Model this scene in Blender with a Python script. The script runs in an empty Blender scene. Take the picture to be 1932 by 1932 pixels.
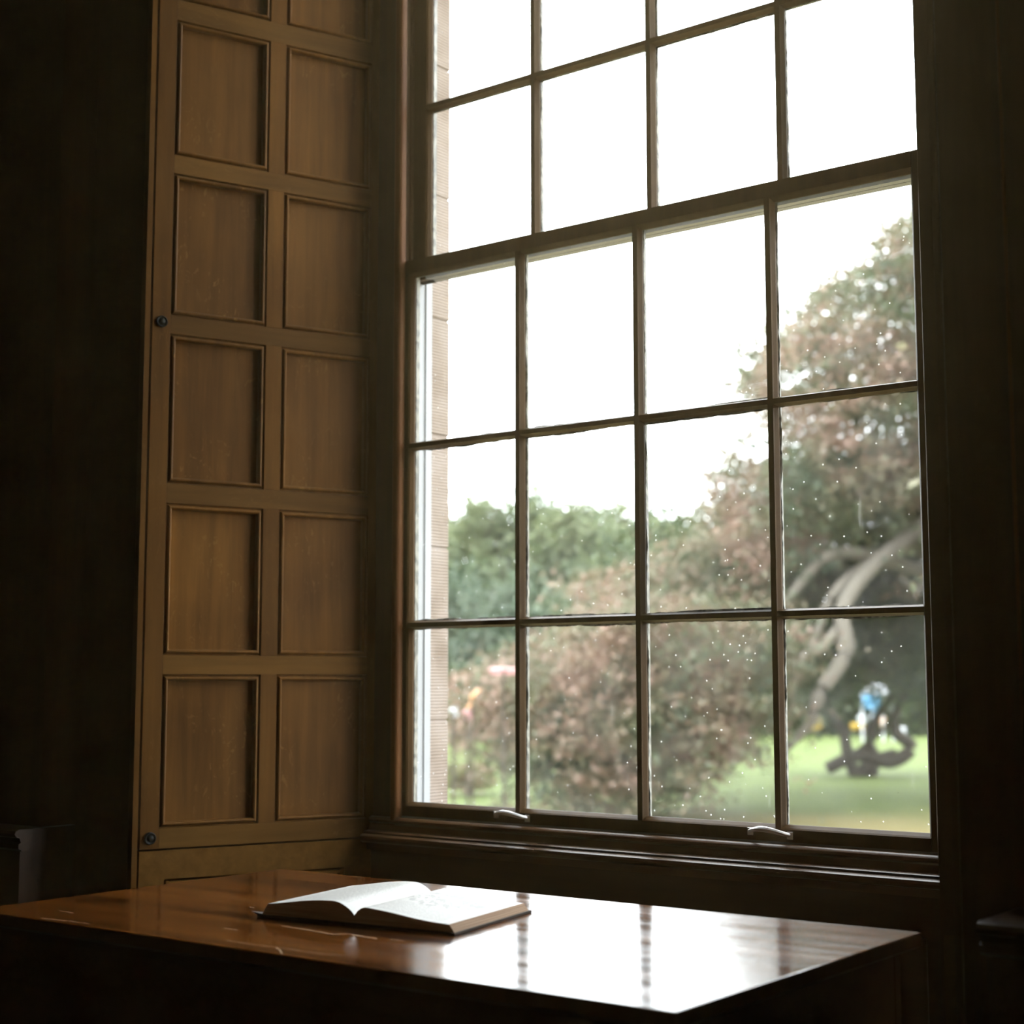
import bpy, bmesh, math, random
import numpy as np
from mathutils import Vector, Matrix
R0 = random.Random(7)
scn = bpy.context.scene
COL = scn.collection
H = 1.16                       # eye height above the room floor; plan coordinates are measured from the eye
F = 2952.61; PITCH = 0.108352; ROLL = -0.000915; YAW = 0.658857; SY = 0.358933; S0 = -2.760343

# ---------------------------------------------------------------- camera
cam_d = bpy.data.cameras.new('camera'); cam = bpy.data.objects.new('camera', cam_d); COL.objects.link(cam)
scn.camera = cam
cam_d.sensor_width = 36; cam_d.lens = F / 1932 * 36; cam_d.clip_start = 0.05; cam_d.clip_end = 500
fw = Vector((-math.sin(YAW) * math.cos(PITCH), math.cos(YAW) * math.cos(PITCH), math.sin(PITCH)))
rt = Vector((math.cos(YAW), math.sin(YAW), 0)); up = rt.cross(fw)
r_, u_ = rt * math.cos(ROLL) + up * math.sin(ROLL), up * math.cos(ROLL) - rt * math.sin(ROLL)
m = Matrix.Identity(4)
for i in range(3):
    m[i][0], m[i][1], m[i][2] = r_[i], u_[i], -fw[i]
m[2][3] = H
cam.matrix_world = m
cam_d.dof.use_dof = True; cam_d.dof.focus_distance = 3.15; cam_d.dof.aperture_fstop = 3.2; cam_d.dof.aperture_blades = 0

# ---------------------------------------------------------------- world: overcast sky
w = bpy.data.worlds.new('sky'); scn.world = w; w.use_nodes = True
nt = w.node_tree; nt.nodes.clear()
out = nt.nodes.new('ShaderNodeOutputWorld'); bg = nt.nodes.new('ShaderNodeBackground')
bg.inputs[0].default_value = (0.93, 0.965, 1.0, 1); bg.inputs[1].default_value = 10.0
nt.links.new(bg.outputs[0], out.inputs[0])

# ---------------------------------------------------------------- exposure
vs = scn.view_settings
vs.view_transform = 'Standard'; vs.look = 'None'; vs.gamma = 1; vs.use_curve_mapping = False; vs.exposure = 0.0

def lamp(name, loc, size, power, color, rot=(0, 0, 0)):
    d = bpy.data.lights.new(name, 'AREA'); d.shape = 'DISK'; d.size = size; d.energy = power; d.color = color
    o = bpy.data.objects.new(name, d); COL.objects.link(o); o.location = loc; o.rotation_euler = rot
    return o
# dim warm fill light, added unseen behind the viewer to lift the blacks
lamp('room_fill_light', (0.4, -1.0, 3.6), 0.5, 3.0, (1.0, 0.78, 0.42))

# ---------------------------------------------------------------- materials
def mat(name):
    a = bpy.data.materials.new(name); a.use_nodes = True
    n = a.node_tree; b = n.nodes['Principled BSDF']
    return a, n, b
def node(n, t, **kw):
    x = n.nodes.new(t)
    for k, v in kw.items(): setattr(x, k, v)
    return x
def simple(name, col, rough=0.6, metal=0.0, spec=0.5):
    a, n, b = mat(name)
    b.inputs['Base Color'].default_value = (*col, 1); b.inputs['Roughness'].default_value = rough
    b.inputs['Metallic'].default_value = metal; b.inputs['Specular IOR Level'].default_value = spec
    return a
def ramp(n, stops):
    r = node(n, 'ShaderNodeValToRGB'); e = r.color_ramp.elements
    while len(e) < len(stops): e.new(0.5)
    for el, (p, c) in zip(e, stops):
        el.position = p; el.color = (*c, 1) if len(c) == 3 else c
    return r
def mixc(n, a, b, f, mode='MIX'):
    x = node(n, 'ShaderNodeMix', data_type='RGBA', blend_type=mode)
    for s, v in ((0, f), (6, a), (7, b)):
        if hasattr(v, 'is_output') or hasattr(v, 'links'): n.links.new(v, x.inputs[s])
        else: x.inputs[s].default_value = v if s == 0 else (*v, 1)
    return x.outputs[2]
def wood(name, dark, light, grain='Z', rough=0.45, fleck=0.0, fleck_col=(0.5, 0.32, 0.12), bump=0.12, scale=1.0, coat=0.0, spec=0.5):
    """procedural timber: fine grain running along one local axis, cloudy tone, ray flecks of quartered oak"""
    a, n, b = mat(name); L = n.links
    tc = node(n, 'ShaderNodeTexCoord'); oi = node(n, 'ShaderNodeObjectInfo')
    off = node(n, 'ShaderNodeVectorMath', operation='SCALE'); off.inputs[0].default_value = (3.1, 5.7, 9.3)
    L.new(oi.outputs['Random'], off.inputs['Scale'])
    ad = node(n, 'ShaderNodeVectorMath', operation='ADD'); L.new(tc.outputs['Object'], ad.inputs[0]); L.new(off.outputs[0], ad.inputs[1])
    def stretched(k, along):
        mp = node(n, 'ShaderNodeMapping'); s = [k, k, k]; s['XYZ'.index(grain)] = along
        mp.inputs['Scale'].default_value = s; L.new(ad.outputs[0], mp.inputs[0]); return mp
    n1 = node(n, 'ShaderNodeTexNoise'); n1.inputs['Scale'].default_value = 1; n1.inputs['Detail'].default_value = 8; n1.inputs['Roughness'].default_value = 0.62
    n1.inputs['Distortion'].default_value = 0.4
    L.new(stretched(34 * scale, 2.2 * scale).outputs[0], n1.inputs['Vector'])
    n2 = node(n, 'ShaderNodeTexNoise'); n2.inputs['Scale'].default_value = 2.2 * scale; n2.inputs['Detail'].default_value = 4
    L.new(ad.outputs[0], n2.inputs['Vector'])
    mxa = node(n, 'ShaderNodeMath', operation='MULTIPLY_ADD'); L.new(n1.outputs[0], mxa.inputs[0]); mxa.inputs[1].default_value = 0.55
    m2 = node(n, 'ShaderNodeMath', operation='MULTIPLY'); L.new(n2.outputs[0], m2.inputs[0]); m2.inputs[1].default_value = 0.6; L.new(m2.outputs[0], mxa.inputs[2])
    rp = ramp(n, [(0.36, dark), (0.78, light)]); L.new(mxa.outputs[0], rp.inputs[0])
    c = rp.outputs[0]
    # board-to-board tone
    hv = node(n, 'ShaderNodeHueSaturation'); L.new(c, hv.inputs['Color'])
    mr = node(n, 'ShaderNodeMapRange'); mr.inputs[3].default_value = 0.82; mr.inputs[4].default_value = 1.18; L.new(oi.outputs['Random'], mr.inputs[0]); L.new(mr.outputs[0], hv.inputs['Value'])
    c = hv.outputs[0]
    if fleck > 0:
        fl = node(n, 'ShaderNodeTexNoise'); fl.inputs['Scale'].default_value = 1; fl.inputs['Detail'].default_value = 3; fl.inputs['Distortion'].default_value = 2.5
        L.new(stretched(40, 20).outputs[0], fl.inputs['Vector'])
        fr = ramp(n, [(0.60, (0, 0, 0)), (0.66, (1, 1, 1))]); L.new(fl.outputs[0], fr.inputs[0])
        msk = node(n, 'ShaderNodeTexNoise'); msk.inputs['Scale'].default_value = 5; L.new(ad.outputs[0], msk.inputs['Vector'])
        mr2 = ramp(n, [(0.45, (0, 0, 0)), (0.65, (fleck, fleck, fleck))]); L.new(msk.outputs[0], mr2.inputs[0])
        mu = node(n, 'ShaderNodeMath', operation='MULTIPLY'); L.new(fr.outputs[0], mu.inputs[0]); L.new(mr2.outputs[0], mu.inputs[1])
        c = mixc(n, c, fleck_col, mu.outputs[0])
    L.new(c, b.inputs['Base Color'])
    b.inputs['Roughness'].default_value = rough; b.inputs['Coat Weight'].default_value = coat; b.inputs['Coat Roughness'].default_value = 0.15
    b.inputs['Specular IOR Level'].default_value = spec
    bp = node(n, 'ShaderNodeBump'); bp.inputs['Strength'].default_value = bump; bp.inputs['Distance'].default_value = 0.002
    L.new(n1.outputs[0], bp.inputs['Height']); L.new(bp.outputs[0], b.inputs['Normal'])
    return a
OAK_D, OAK_L = (0.078, 0.031, 0.0045), (0.215, 0.094, 0.016)
oakv = wood('oak_upright_grain', OAK_D, OAK_L, 'Z', 0.55, 0.25, (0.24, 0.12, 0.03), spec=0.12)
oakh = wood('oak_level_grain', (0.088, 0.038, 0.006), (0.22, 0.105, 0.021), 'X', 0.55, 0.25, (0.26, 0.14, 0.04), spec=0.12)
oakp = wood('oak_quartered_panel', OAK_D, (0.235, 0.102, 0.018), 'Z', 0.5, 0.75, (0.27, 0.14, 0.035), spec=0.15)
dark = wood('dark_wood', (0.034, 0.016, 0.005), (0.080, 0.037, 0.010), 'Z', 0.5, 0.0, scale=0.8, spec=0.2)
darkh = wood('dark_wood_level', (0.030, 0.014, 0.005), (0.080, 0.036, 0.012), 'X', 0.42, 0.0, scale=0.8, spec=0.3)
beadm = wood('oiled_bead_wood', (0.07, 0.026, 0.007), (0.15, 0.060, 0.016), 'Z', 0.55, 0.0, spec=0.08)
mahog = wood('muntin_wood', (0.040, 0.021, 0.007), (0.095, 0.050, 0.015), 'Z', 0.5, 0.0, spec=0.1)
iron = simple('black_iron', (0.02, 0.02, 0.018), 0.4, 0.6)
brass = simple('pale_polished_metal', (0.85, 0.84, 0.82), 0.42, 0.6)
chainm = simple('dull_green_chain', (0.10, 0.16, 0.13), 0.45, 0.7)
paint = simple('white_outdoor_paint', (0.24, 0.245, 0.25), 0.5)
def rough_paint():
    a, n, b = mat('weathered_cream_putty'); L = n.links
    tc = node(n, 'ShaderNodeTexCoord'); ns = node(n, 'ShaderNodeTexNoise'); ns.inputs['Scale'].default_value = 60; ns.inputs['Detail'].default_value = 5
    L.new(tc.outputs['Object'], ns.inputs['Vector'])
    r = ramp(n, [(0.44, (0.028, 0.026, 0.016)), (0.58, (0.16, 0.15, 0.12))]); L.new(ns.outputs[0], r.inputs[0]); L.new(r.outputs[0], b.inputs['Base Color'])
    b.inputs['Roughness'].default_value = 0.6
    return a
putty = rough_paint()
def table_mat():
    a, n, b = mat('varnished_red_mahogany'); L = n.links
    tc = node(n, 'ShaderNodeTexCoord')
    mp = node(n, 'ShaderNodeMapping'); mp.inputs['Scale'].default_value = (1.0, 18, 18); L.new(tc.outputs['Object'], mp.inputs[0])
    n1 = node(n, 'ShaderNodeTexNoise'); n1.inputs['Scale'].default_value = 1; n1.inputs['Detail'].default_value = 9; n1.inputs['Roughness'].default_value = 0.6; n1.inputs['Distortion'].default_value = 0.5
    L.new(mp.outputs[0], n1.inputs['Vector'])
    r = ramp(n, [(0.36, (0.040, 0.011, 0.002)), (0.50, (0.135, 0.040, 0.006)), (0.64, (0.26, 0.088, 0.013))]); L.new(n1.outputs[0], r.inputs[0])
    L.new(r.outputs[0], b.inputs['Base Color'])
    # worn varnish: patches of duller film, fine wavy surface and scratches
    mp2 = node(n, 'ShaderNodeMapping'); mp2.inputs['Scale'].default_value = (2.2, 14, 5); L.new(tc.outputs['Object'], mp2.inputs[0])
    n2 = node(n, 'ShaderNodeTexNoise'); n2.inputs['Scale'].default_value = 1.6; n2.inputs['Detail'].default_value = 5; L.new(mp2.outputs[0], n2.inputs['Vector'])
    rr = node(n, 'ShaderNodeMapRange'); rr.inputs[1].default_value = 0.3; rr.inputs[2].default_value = 0.7; rr.inputs[3].default_value = 0.09; rr.inputs[4].default_value = 0.20
    L.new(n2.outputs[0], rr.inputs[0]); L.new(rr.outputs[0], b.inputs['Roughness'])
    b.inputs['IOR'].default_value = 1.55
    mp3 = node(n, 'ShaderNodeMapping'); mp3.inputs['Scale'].default_value = (3, 60, 60); mp3.inputs['Rotation'].default_value = (0, 0, 0.12); L.new(tc.outputs['Object'], mp3.inputs[0])
    n3 = node(n, 'ShaderNodeTexNoise'); n3.inputs['Scale'].default_value = 1; n3.inputs['Detail'].default_value = 4; L.new(mp3.outputs[0], n3.inputs['Vector'])
    bp = node(n, 'ShaderNodeBump'); bp.inputs['Strength'].default_value = 0.14; bp.inputs['Distance'].default_value = 0.001
    L.new(n3.outputs[0], bp.inputs['Height']); L.new(bp.outputs[0], b.inputs['Normal'])
    return a
tablem = table_mat()
scratchm = simple('bare_wood_scratch', (0.62, 0.40, 0.22), 0.6)
def stone_mat():
    a, n, b = mat('tooled_buff_sandstone'); L = n.links
    tc = node(n, 'ShaderNodeTexCoord')
    n1 = node(n, 'ShaderNodeTexNoise'); n1.inputs['Scale'].default_value = 9; n1.inputs['Detail'].default_value = 7; L.new(tc.outputs['Object'], n1.inputs['Vector'])
    r = ramp(n, [(0.3, (0.14, 0.10, 0.072)), (0.5, (0.20, 0.155, 0.122)), (0.7, (0.24, 0.195, 0.165))]); L.new(n1.outputs[0], r.inputs[0])
    L.new(r.outputs[0], b.inputs['Base Color'])
    wv = node(n, 'ShaderNodeTexWave', bands_direction='Z'); wv.inputs['Scale'].default_value = 38; wv.inputs['Distortion'].default_value = 1.0
    L.new(tc.outputs['Object'], wv.inputs['Vector'])
    bp = node(n, 'ShaderNodeBump'); bp.inputs['Strength'].default_value = 0.5; bp.inputs['Distance'].default_value = 0.003
    L.new(wv.outputs[1], bp.inputs['Height']); L.new(bp.outputs[0], b.inputs['Normal']); b.inputs['Roughness'].default_value = 0.85
    return a
stone = stone_mat()
def glass_mat():
    """old window glass: clear, reflecting a little, with a thin film of dust, specks and rain marks that catch the daylight"""
    a = bpy.data.materials.new('old_dusty_glass'); a.use_nodes = True; n = a.node_tree; L = n.links; n.nodes.clear()
    o = node(n, 'ShaderNodeOutputMaterial'); tr = node(n, 'ShaderNodeBsdfTransparent'); tr.inputs[0].default_value = (0.955, 0.975, 0.96, 1)
    gl = node(n, 'ShaderNodeBsdfGlossy'); gl.inputs['Roughness'].default_value = 0.02
    fr = node(n, 'ShaderNodeFresnel'); fr.inputs[0].default_value = 1.4
    m1 = node(n, 'ShaderNodeMixShader'); L.new(fr.outputs[0], m1.inputs[0]); L.new(tr.outputs[0], m1.inputs[1]); L.new(gl.outputs[0], m1.inputs[2])
    df = node(n, 'ShaderNodeBsdfTranslucent'); df.inputs[0].default_value = (0.95, 0.97, 0.94, 1)
    tc = node(n, 'ShaderNodeTexCoord')
    n1 = node(n, 'ShaderNodeTexNoise'); n1.inputs['Scale'].default_value = 7; n1.inputs['Detail'].default_value = 6; L.new(tc.outputs['Object'], n1.inputs['Vector'])
    r1 = node(n, 'ShaderNodeMapRange'); r1.inputs[1].default_value = 0.35; r1.inputs[2].default_value = 0.75; r1.inputs[3].default_value = 0.004; r1.inputs[4].default_value = 0.022; L.new(n1.outputs[0], r1.inputs[0])
    vo = node(n, 'ShaderNodeTexVoronoi'); vo.inputs['Scale'].default_value = 48; L.new(tc.outputs['Object'], vo.inputs['Vector'])
    lt = node(n, 'ShaderNodeMath', operation='LESS_THAN'); lt.inputs[1].default_value = 0.085; L.new(vo.outputs[0], lt.inputs[0])
    sm = node(n, 'ShaderNodeMath', operation='MULTIPLY'); sm.inputs[1].default_value = 0.25; L.new(lt.outputs[0], sm.inputs[0])
    mp = node(n, 'ShaderNodeMapping'); mp.inputs['Scale'].default_value = (70, 1, 7); L.new(tc.outputs['Object'], mp.inputs[0])
    n2 = node(n, 'ShaderNodeTexNoise'); n2.inputs['Scale'].default_value = 1; n2.inputs['Detail'].default_value = 3; L.new(mp.outputs[0], n2.inputs['Vector'])
    r2 = ramp(n, [(0.66, (0, 0, 0)), (0.76, (0.04, 0.04, 0.04))]); L.new(n2.outputs[0], r2.inputs[0])
    a1 = node(n, 'ShaderNodeMath', operation='ADD'); L.new(r1.outputs[0], a1.inputs[0]); L.new(sm.outputs[0], a1.inputs[1])
    a2 = node(n, 'ShaderNodeMath', operation='ADD'); L.new(a1.outputs[0], a2.inputs[0]); L.new(r2.outputs[0], a2.inputs[1])
    m2 = node(n, 'ShaderNodeMixShader'); L.new(a2.outputs[0], m2.inputs[0]); L.new(m1.outputs[0], m2.inputs[1]); L.new(df.outputs[0], m2.inputs[2])
    L.new(m2.outputs[0], o.inputs[0])
    return a
glass = glass_mat()

# ---------------------------------------------------------------- mesh helpers (plan coordinates, z measured from eye height)
class MB:
    def __init__(s): s.v = []; s.f = []
    def add(s, vs, fs):
        k = len(s.v); s.v += [tuple(q) for q in vs]; s.f += [tuple(i + k for i in q) for q in fs]; return s
    def box(s, x0, x1, y0, y1, z0, z1, b=0.0):
        if b <= 0:
            return s.add([(x, y, z) for x in (x0, x1) for y in (y0, y1) for z in (z0, z1)],
                         [(0, 1, 3, 2), (4, 6, 7, 5), (0, 4, 5, 1), (2, 3, 7, 6), (0, 2, 6, 4), (1, 5, 7, 3)])
        bm = bmesh.new(); bmesh.ops.create_cube(bm, size=1)
        for q in bm.verts:
            q.co = Vector(((x0 + x1) / 2 + q.co.x * (x1 - x0), (y0 + y1) / 2 + q.co.y * (y1 - y0), (z0 + z1) / 2 + q.co.z * (z1 - z0)))
        bmesh.ops.bevel(bm, geom=bm.edges[:], offset=b, segments=2, profile=0.5, affect='EDGES')
        bm.verts.index_update()
        s.add([q.co[:] for q in bm.verts], [[q.index for q in f.verts] for f in bm.faces]); bm.free(); return s
    def prism(s, pts, axis, a0, a1):
        """closed outline pts swept along an axis: 'z' (x,y), 'x' (y,z), 'y' (x,z)"""
        def P(q, a): return {'z': (q[0], q[1], a), 'x': (a, q[0], q[1]), 'y': (q[0], a, q[1])}[axis]
        n = len(pts); vs = [P(q, a0) for q in pts] + [P(q, a1) for q in pts]
        fs = [tuple(range(n)), tuple(range(2 * n - 1, n - 1, -1))] + [(i, i + n, (i + 1) % n + n, (i + 1) % n) for i in range(n)]
        return s.add(vs, fs)
    def tube(s, pts, rad, seg=10, cap=True):
        pts = [Vector(q) for q in pts]; n = len(pts); rings = []
        rad = rad if isinstance(rad, (list, tuple)) else [rad] * n
        ref = Vector((0.13, 0.27, 1)).normalized()
        for i, q in enumerate(pts):
            t = (pts[min(i + 1, n - 1)] - pts[max(i - 1, 0)]).normalized()
            a = t.cross(ref if abs(t.dot(ref)) < 0.95 else Vector((1, 0, 0))).normalized(); b = t.cross(a)
            rings.append([q + (a * math.cos(k * math.tau / seg) + b * math.sin(k * math.tau / seg)) * rad[i] for k in range(seg)])
        vs = [q for r in rings for q in r]; fs = []
        for i in range(n - 1):
            for k in range(seg):
                fs.append((i * seg + k, i * seg + (k + 1) % seg, (i + 1) * seg + (k + 1) % seg, (i + 1) * seg + k))
        if cap: fs += [tuple(range(seg - 1, -1, -1)), tuple((n - 1) * seg + k for k in range(seg))]
        return s.add(vs, fs)
    def lathe(s, prof, c, ax, seg=24):
        """(radius, height) profile turned about unit axis ax through c"""
        c = Vector(c); ax = Vector(ax).normalized(); a = ax.orthogonal().normalized(); b = ax.cross(a)
        vs = [c + ax * h + (a * math.cos(k * math.tau / seg) + b * math.sin(k * math.tau / seg)) * r for r, h in prof for k in range(seg)]
        n = len(prof)
        fs = [(i * seg + k, i * seg + (k + 1) % seg, (i + 1) * seg + (k + 1) % seg, (i + 1) * seg + k) for i in range(n - 1) for k in range(seg)]
        fs += [tuple(range(seg - 1, -1, -1)), tuple((n - 1) * seg + k for k in range(seg))]
        return s.add(vs, fs)
    def build(s, name, material, parent=None, smooth=False, local=False):
        me = bpy.data.meshes.new(name)
        o = bpy.data.objects.new(name, me); COL.objects.link(o)
        if parent is not None: o.parent = parent
        P = root_loc(parent)
        vs = s.v if local else [(x - P[0], y - P[1], z + H - P[2]) for x, y, z in s.v]
        me.from_pydata(vs, [], s.f); me.validate()
        bm = bmesh.new(); bm.from_mesh(me); bmesh.ops.recalc_face_normals(bm, faces=bm.faces[:]); bm.to_mesh(me); bm.free()
        for q in (material if isinstance(material, (list, tuple)) else [material]): me.materials.append(q)
        if smooth:
            for q in me.polygons: q.use_smooth = True
            me.set_sharp_from_angle(angle=math.radians(40))
        return o
def root_loc(p):
    l = Vector((0, 0, 0))
    while p is not None: l = l + p.location; p = p.parent
    return l
def tag(o, label=None, cat=None, group=None, kind=None):
    for k, v in (('label', label), ('category', cat), ('group', group), ('kind', kind)):
        if v: o[k] = v
    return o
def empty(name, loc, rz=0.0):
    o = bpy.data.objects.new(name, None); COL.objects.link(o); o.location = (loc[0], loc[1], loc[2] + H); o.rotation_euler = (0, 0, rz); o.empty_display_size = 0.1
    return o
def struct(name, mb, material, label=None, cat=None, **k): return tag(mb.build(name, material, **k), label, cat, kind='structure')
def at(px, py, d):
    """point seen at photograph position px,py when it lies d metres off along the view axis"""
    v = fw + r_ * ((px - 966) / F) - u_ * ((py - 966) / F)
    return v * d

ZF, ZC, ZT = -1.16, 2.95, 2.45            # floor, ceiling, window head
# ================================================================ room shell
struct('floor', MB().box(-5.2, 2.4, -3.2, 3.0, ZF - 0.12, ZF), darkh, 'dark wooden boards of the unlit room floor', 'floor')
struct('ceiling', MB().box(-5.2, 2.4, -3.2, 3.15, ZC, ZC + 0.15), simple('ceiling_plaster', (0.30, 0.27, 0.22), 0.9), 'dim plaster ceiling above the panelled room', 'ceiling')
struct('wall_left', MB().box(-5.3, -5.0, -3.2, 3.15, ZF, ZC), dark, 'dark panelled wall at the far left of the room', 'wall')
struct('wall_right', MB().box(2.2, 2.4, -3.2, 3.15, ZF, ZC), dark, 'dark panelled wall right of the room', 'wall')
struct('wall_front', MB().box(-5.2, 2.4, -3.3, -3.1, ZF, ZC), dark, 'dark panelled wall behind the viewer', 'wall')
cs, sn = math.cos(SY), math.sin(SY)
def Lp(s, d=0.0): return (S0 - sn * s - cs * d, 3.0 - cs * s + sn * d)        # left splay, d = depth into the wall
XR = -1.177; SYR = 0.2812; csr, snr = math.cos(SYR), math.sin(SYR)
def Rp(s, d=0.0): return (XR + snr * s + csr * d, 3.0 - csr * s + snr * d)
back = MB()
back.prism([(-5.0, 2.30), (-3.20, 2.30), (-3.20, 2.405), (-3.006, 2.405), Lp(0.635, 0.045), Lp(-0.02, 0.045), (-2.80, 3.14), (-5.0, 3.14)], 'z', ZF, ZC)
back.prism([Rp(-0.02, 0.045), Rp(0.615, 0.045), (-0.985, 2.405), (-0.825, 2.405), (-0.825, 2.30), (2.2, 2.30), (2.2, 3.14), (-1.13, 3.14)], 'z', ZF, ZC)
back.prism([(2.385, ZT + 0.01), (3.14, ZT + 0.01), (3.14, ZC), (2.385, ZC)], 'x', -2.99, -0.95)
struct('wall_back', back, dark, 'dark panelled wall holding the tall sash window', 'wall')
# apron panelling under the window sill
ap = MB().box(-2.80, -1.13, 2.985, 3.14, ZF, -0.40)
for x0, x1 in ((-2.66, -2.02), (-1.92, -1.28)):
    ap.box(x0, x1, 2.972, 2.986, -1.02, -0.50, 0.004)
struct('wall_apron', ap, darkh, 'dark panelled apron below the window sill', 'wall panelling')
# splayed reveal panelling under each shutter
def reveal(name, P, label, mt=None):
    m_ = MB()
    def bx(s0, s1, d0, d1, z0, z1): m_.prism([P(s0, d0), P(s1, d0), P(s1, d1), P(s0, d1)], 'z', z0, z1)
    bx(-0.01, 0.09, 0, 0.04, ZF, -0.395); bx(0.56, 0.622, 0, 0.04, ZF, -0.395)
    bx(0.09, 0.56, 0, 0.04, -0.462, -0.395); bx(0.09, 0.56, 0, 0.04, ZF, -1.02)
    bx(0.09, 0.56, 0.016, 0.04, -1.02, -0.462)
    for a in (0.094, 0.548): bx(a, a + 0.008, -0.002, 0.02, -1.016, -0.466)
    bx(0.094, 0.556, -0.002, 0.02, -0.476, -0.468)
    return struct(name, m_, mt or oakh, label, 'wall panelling')
reveal('trim_1', Lp, 'oak reveal panelling below the left shutter')
reveal('trim_2', Rp, 'dark reveal panelling below the right shutter')
# corner casings where the splays meet the room wall
def casing(P, s0=0.628, s1=0.641):
    m_ = MB(); m_.prism([P(s0, -0.004), P(s1, -0.004), P(s1, 0.05), P(s0, 0.05)], 'z', ZF, ZT)
    return m_
struct('trim_3', casing(Lp), oakv, 'narrow oak corner bead left of the open shutter', 'trim')
struct('trim_4', casing(Rp, 0.6, 0.622).box(-0.984, -0.972, 2.394, 2.406, ZF, ZT, 0.003), dark, 'narrow dark corner bead right of the window', 'trim')
# dado rails with moulded nosing, plinths below
def dado(x0, x1, yf, yb, ztop):
    m_ = MB(); t = ztop
    prof = [(yb, t), (yf + 0.012, t), (yf + 0.003, t - 0.003), (yf, t - 0.010), (yf + 0.004, t - 0.017), (yf + 0.014, t - 0.020), (yf + 0.018, t - 0.030),
            (yf + 0.012, t - 0.034), (yf + 0.012, t - 0.044), (yf + 0.022, t - 0.050), (yb, t - 0.050)]
    return m_.prism(prof, 'x', x0, x1)
d = dado(-5.0, -3.178, 2.215, 2.30, -0.341); d.prism([(-3.20, 2.30), (-3.178, 2.30), (-3.178, 2.385), (-3.20, 2.385)], 'z', -0.391, -0.341)
d.prism([(-3.20, 2.30), (-3.184, 2.30), (-3.184, 2.385), (-3.20, 2.385)], 'z', ZF, -0.391); d.box(-5.0, -3.184, 2.235, 2.30, ZF, -0.391)
struct('trim_5', d, darkh, 'moulded dado rail and plinth on the wall left of the shutter', 'dado rail', smooth=True)
d = dado(-0.878, 2.2, 2.215, 2.30, -0.341); d.prism([(-0.878, 2.30), (-0.825, 2.30), (-0.825, 2.385), (-0.878, 2.385)], 'z', -0.391, -0.341)
d.box(-0.87, 2.2, 2.235, 2.30, ZF, -0.391); d.box(-0.87, -0.825, 2.299, 2.385, ZF, -0.391)
struct('trim_6', d, darkh, 'moulded dado rail and plinth on the wall right of the window', 'dado rail', smooth=True)
struct('trim_7', MB().tube([(-0.828, 2.297, -0.34), (-0.828, 2.297, 2.2)], 0.003, 8), beadm, 'thin bead along the dark wall edge right of the window', 'trim', smooth=True)

# outside: stone wall round the opening
st = MB()
SLX, SRX = -2.722, -1.15
zj = [-2.0, -1.35, -0.95, -0.10, 0.36, 0.665, 0.985, 1.33, 1.70, 2.02, 2.36, 2.95]
for i in range(len(zj) - 1):
    for x0, x1 in ((-4.2, SLX), (SRX, 0.6)):
        st.box(x0, x1, 3.145, 3.236, zj[i] + 0.0025, zj[i + 1] - 0.0025, 0.003)
st.box(-4.19, SLX - 0.004, 3.146, 3.232, -2, 2.95); st.box(SRX + 0.004, 0.59, 3.146, 3.232, -2, 2.95)
st.box(SLX - 0.02, SRX + 0.02, 3.145, 3.236, 2.55, 2.95); st.box(SLX - 0.02, SRX + 0.02, 3.145, 3.25, -2.0, -0.40)
struct('wall_exterior', st, stone, 'tooled buff sandstone wall outside the window', 'wall')

# faint haze volume added to imitate lens glare and lifted film blacks
hz = MB().box(-4.99, 2.19, -3.09, 2.98, ZF + 0.01, ZC - 0.01).build('veil_haze', None)
hm = bpy.data.materials.new('veil_haze'); hm.use_nodes = True; hm.node_tree.nodes.clear()
ho = hm.node_tree.nodes.new('ShaderNodeOutputMaterial'); hv_ = hm.node_tree.nodes.new('ShaderNodeVolumeScatter')
hv_.inputs['Density'].default_value = 0.0040; hv_.inputs['Anisotropy'].default_value = 0.86; hv_.inputs['Color'].default_value = (1.0, 0.86, 0.60, 1)
hw_ = hm.node_tree.nodes.new('ShaderNodeVolumeScatter'); hw_.inputs['Density'].default_value = 0.0045; hw_.inputs['Anisotropy'].default_value = 0.1; hw_.inputs['Color'].default_value = (1.0, 0.62, 0.14, 1)
ha_ = hm.node_tree.nodes.new('ShaderNodeAddShader'); hm.node_tree.links.new(hv_.outputs[0], ha_.inputs[0]); hm.node_tree.links.new(hw_.outputs[0], ha_.inputs[1]); hm.node_tree.links.new(ha_.outputs[0], ho.inputs['Volume']); hz.data.materials.clear(); hz.data.materials.append(hm)
tag(hz, 'faint added haze imitating lens glare in front of the bright window', 'haze', kind='stuff')

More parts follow.
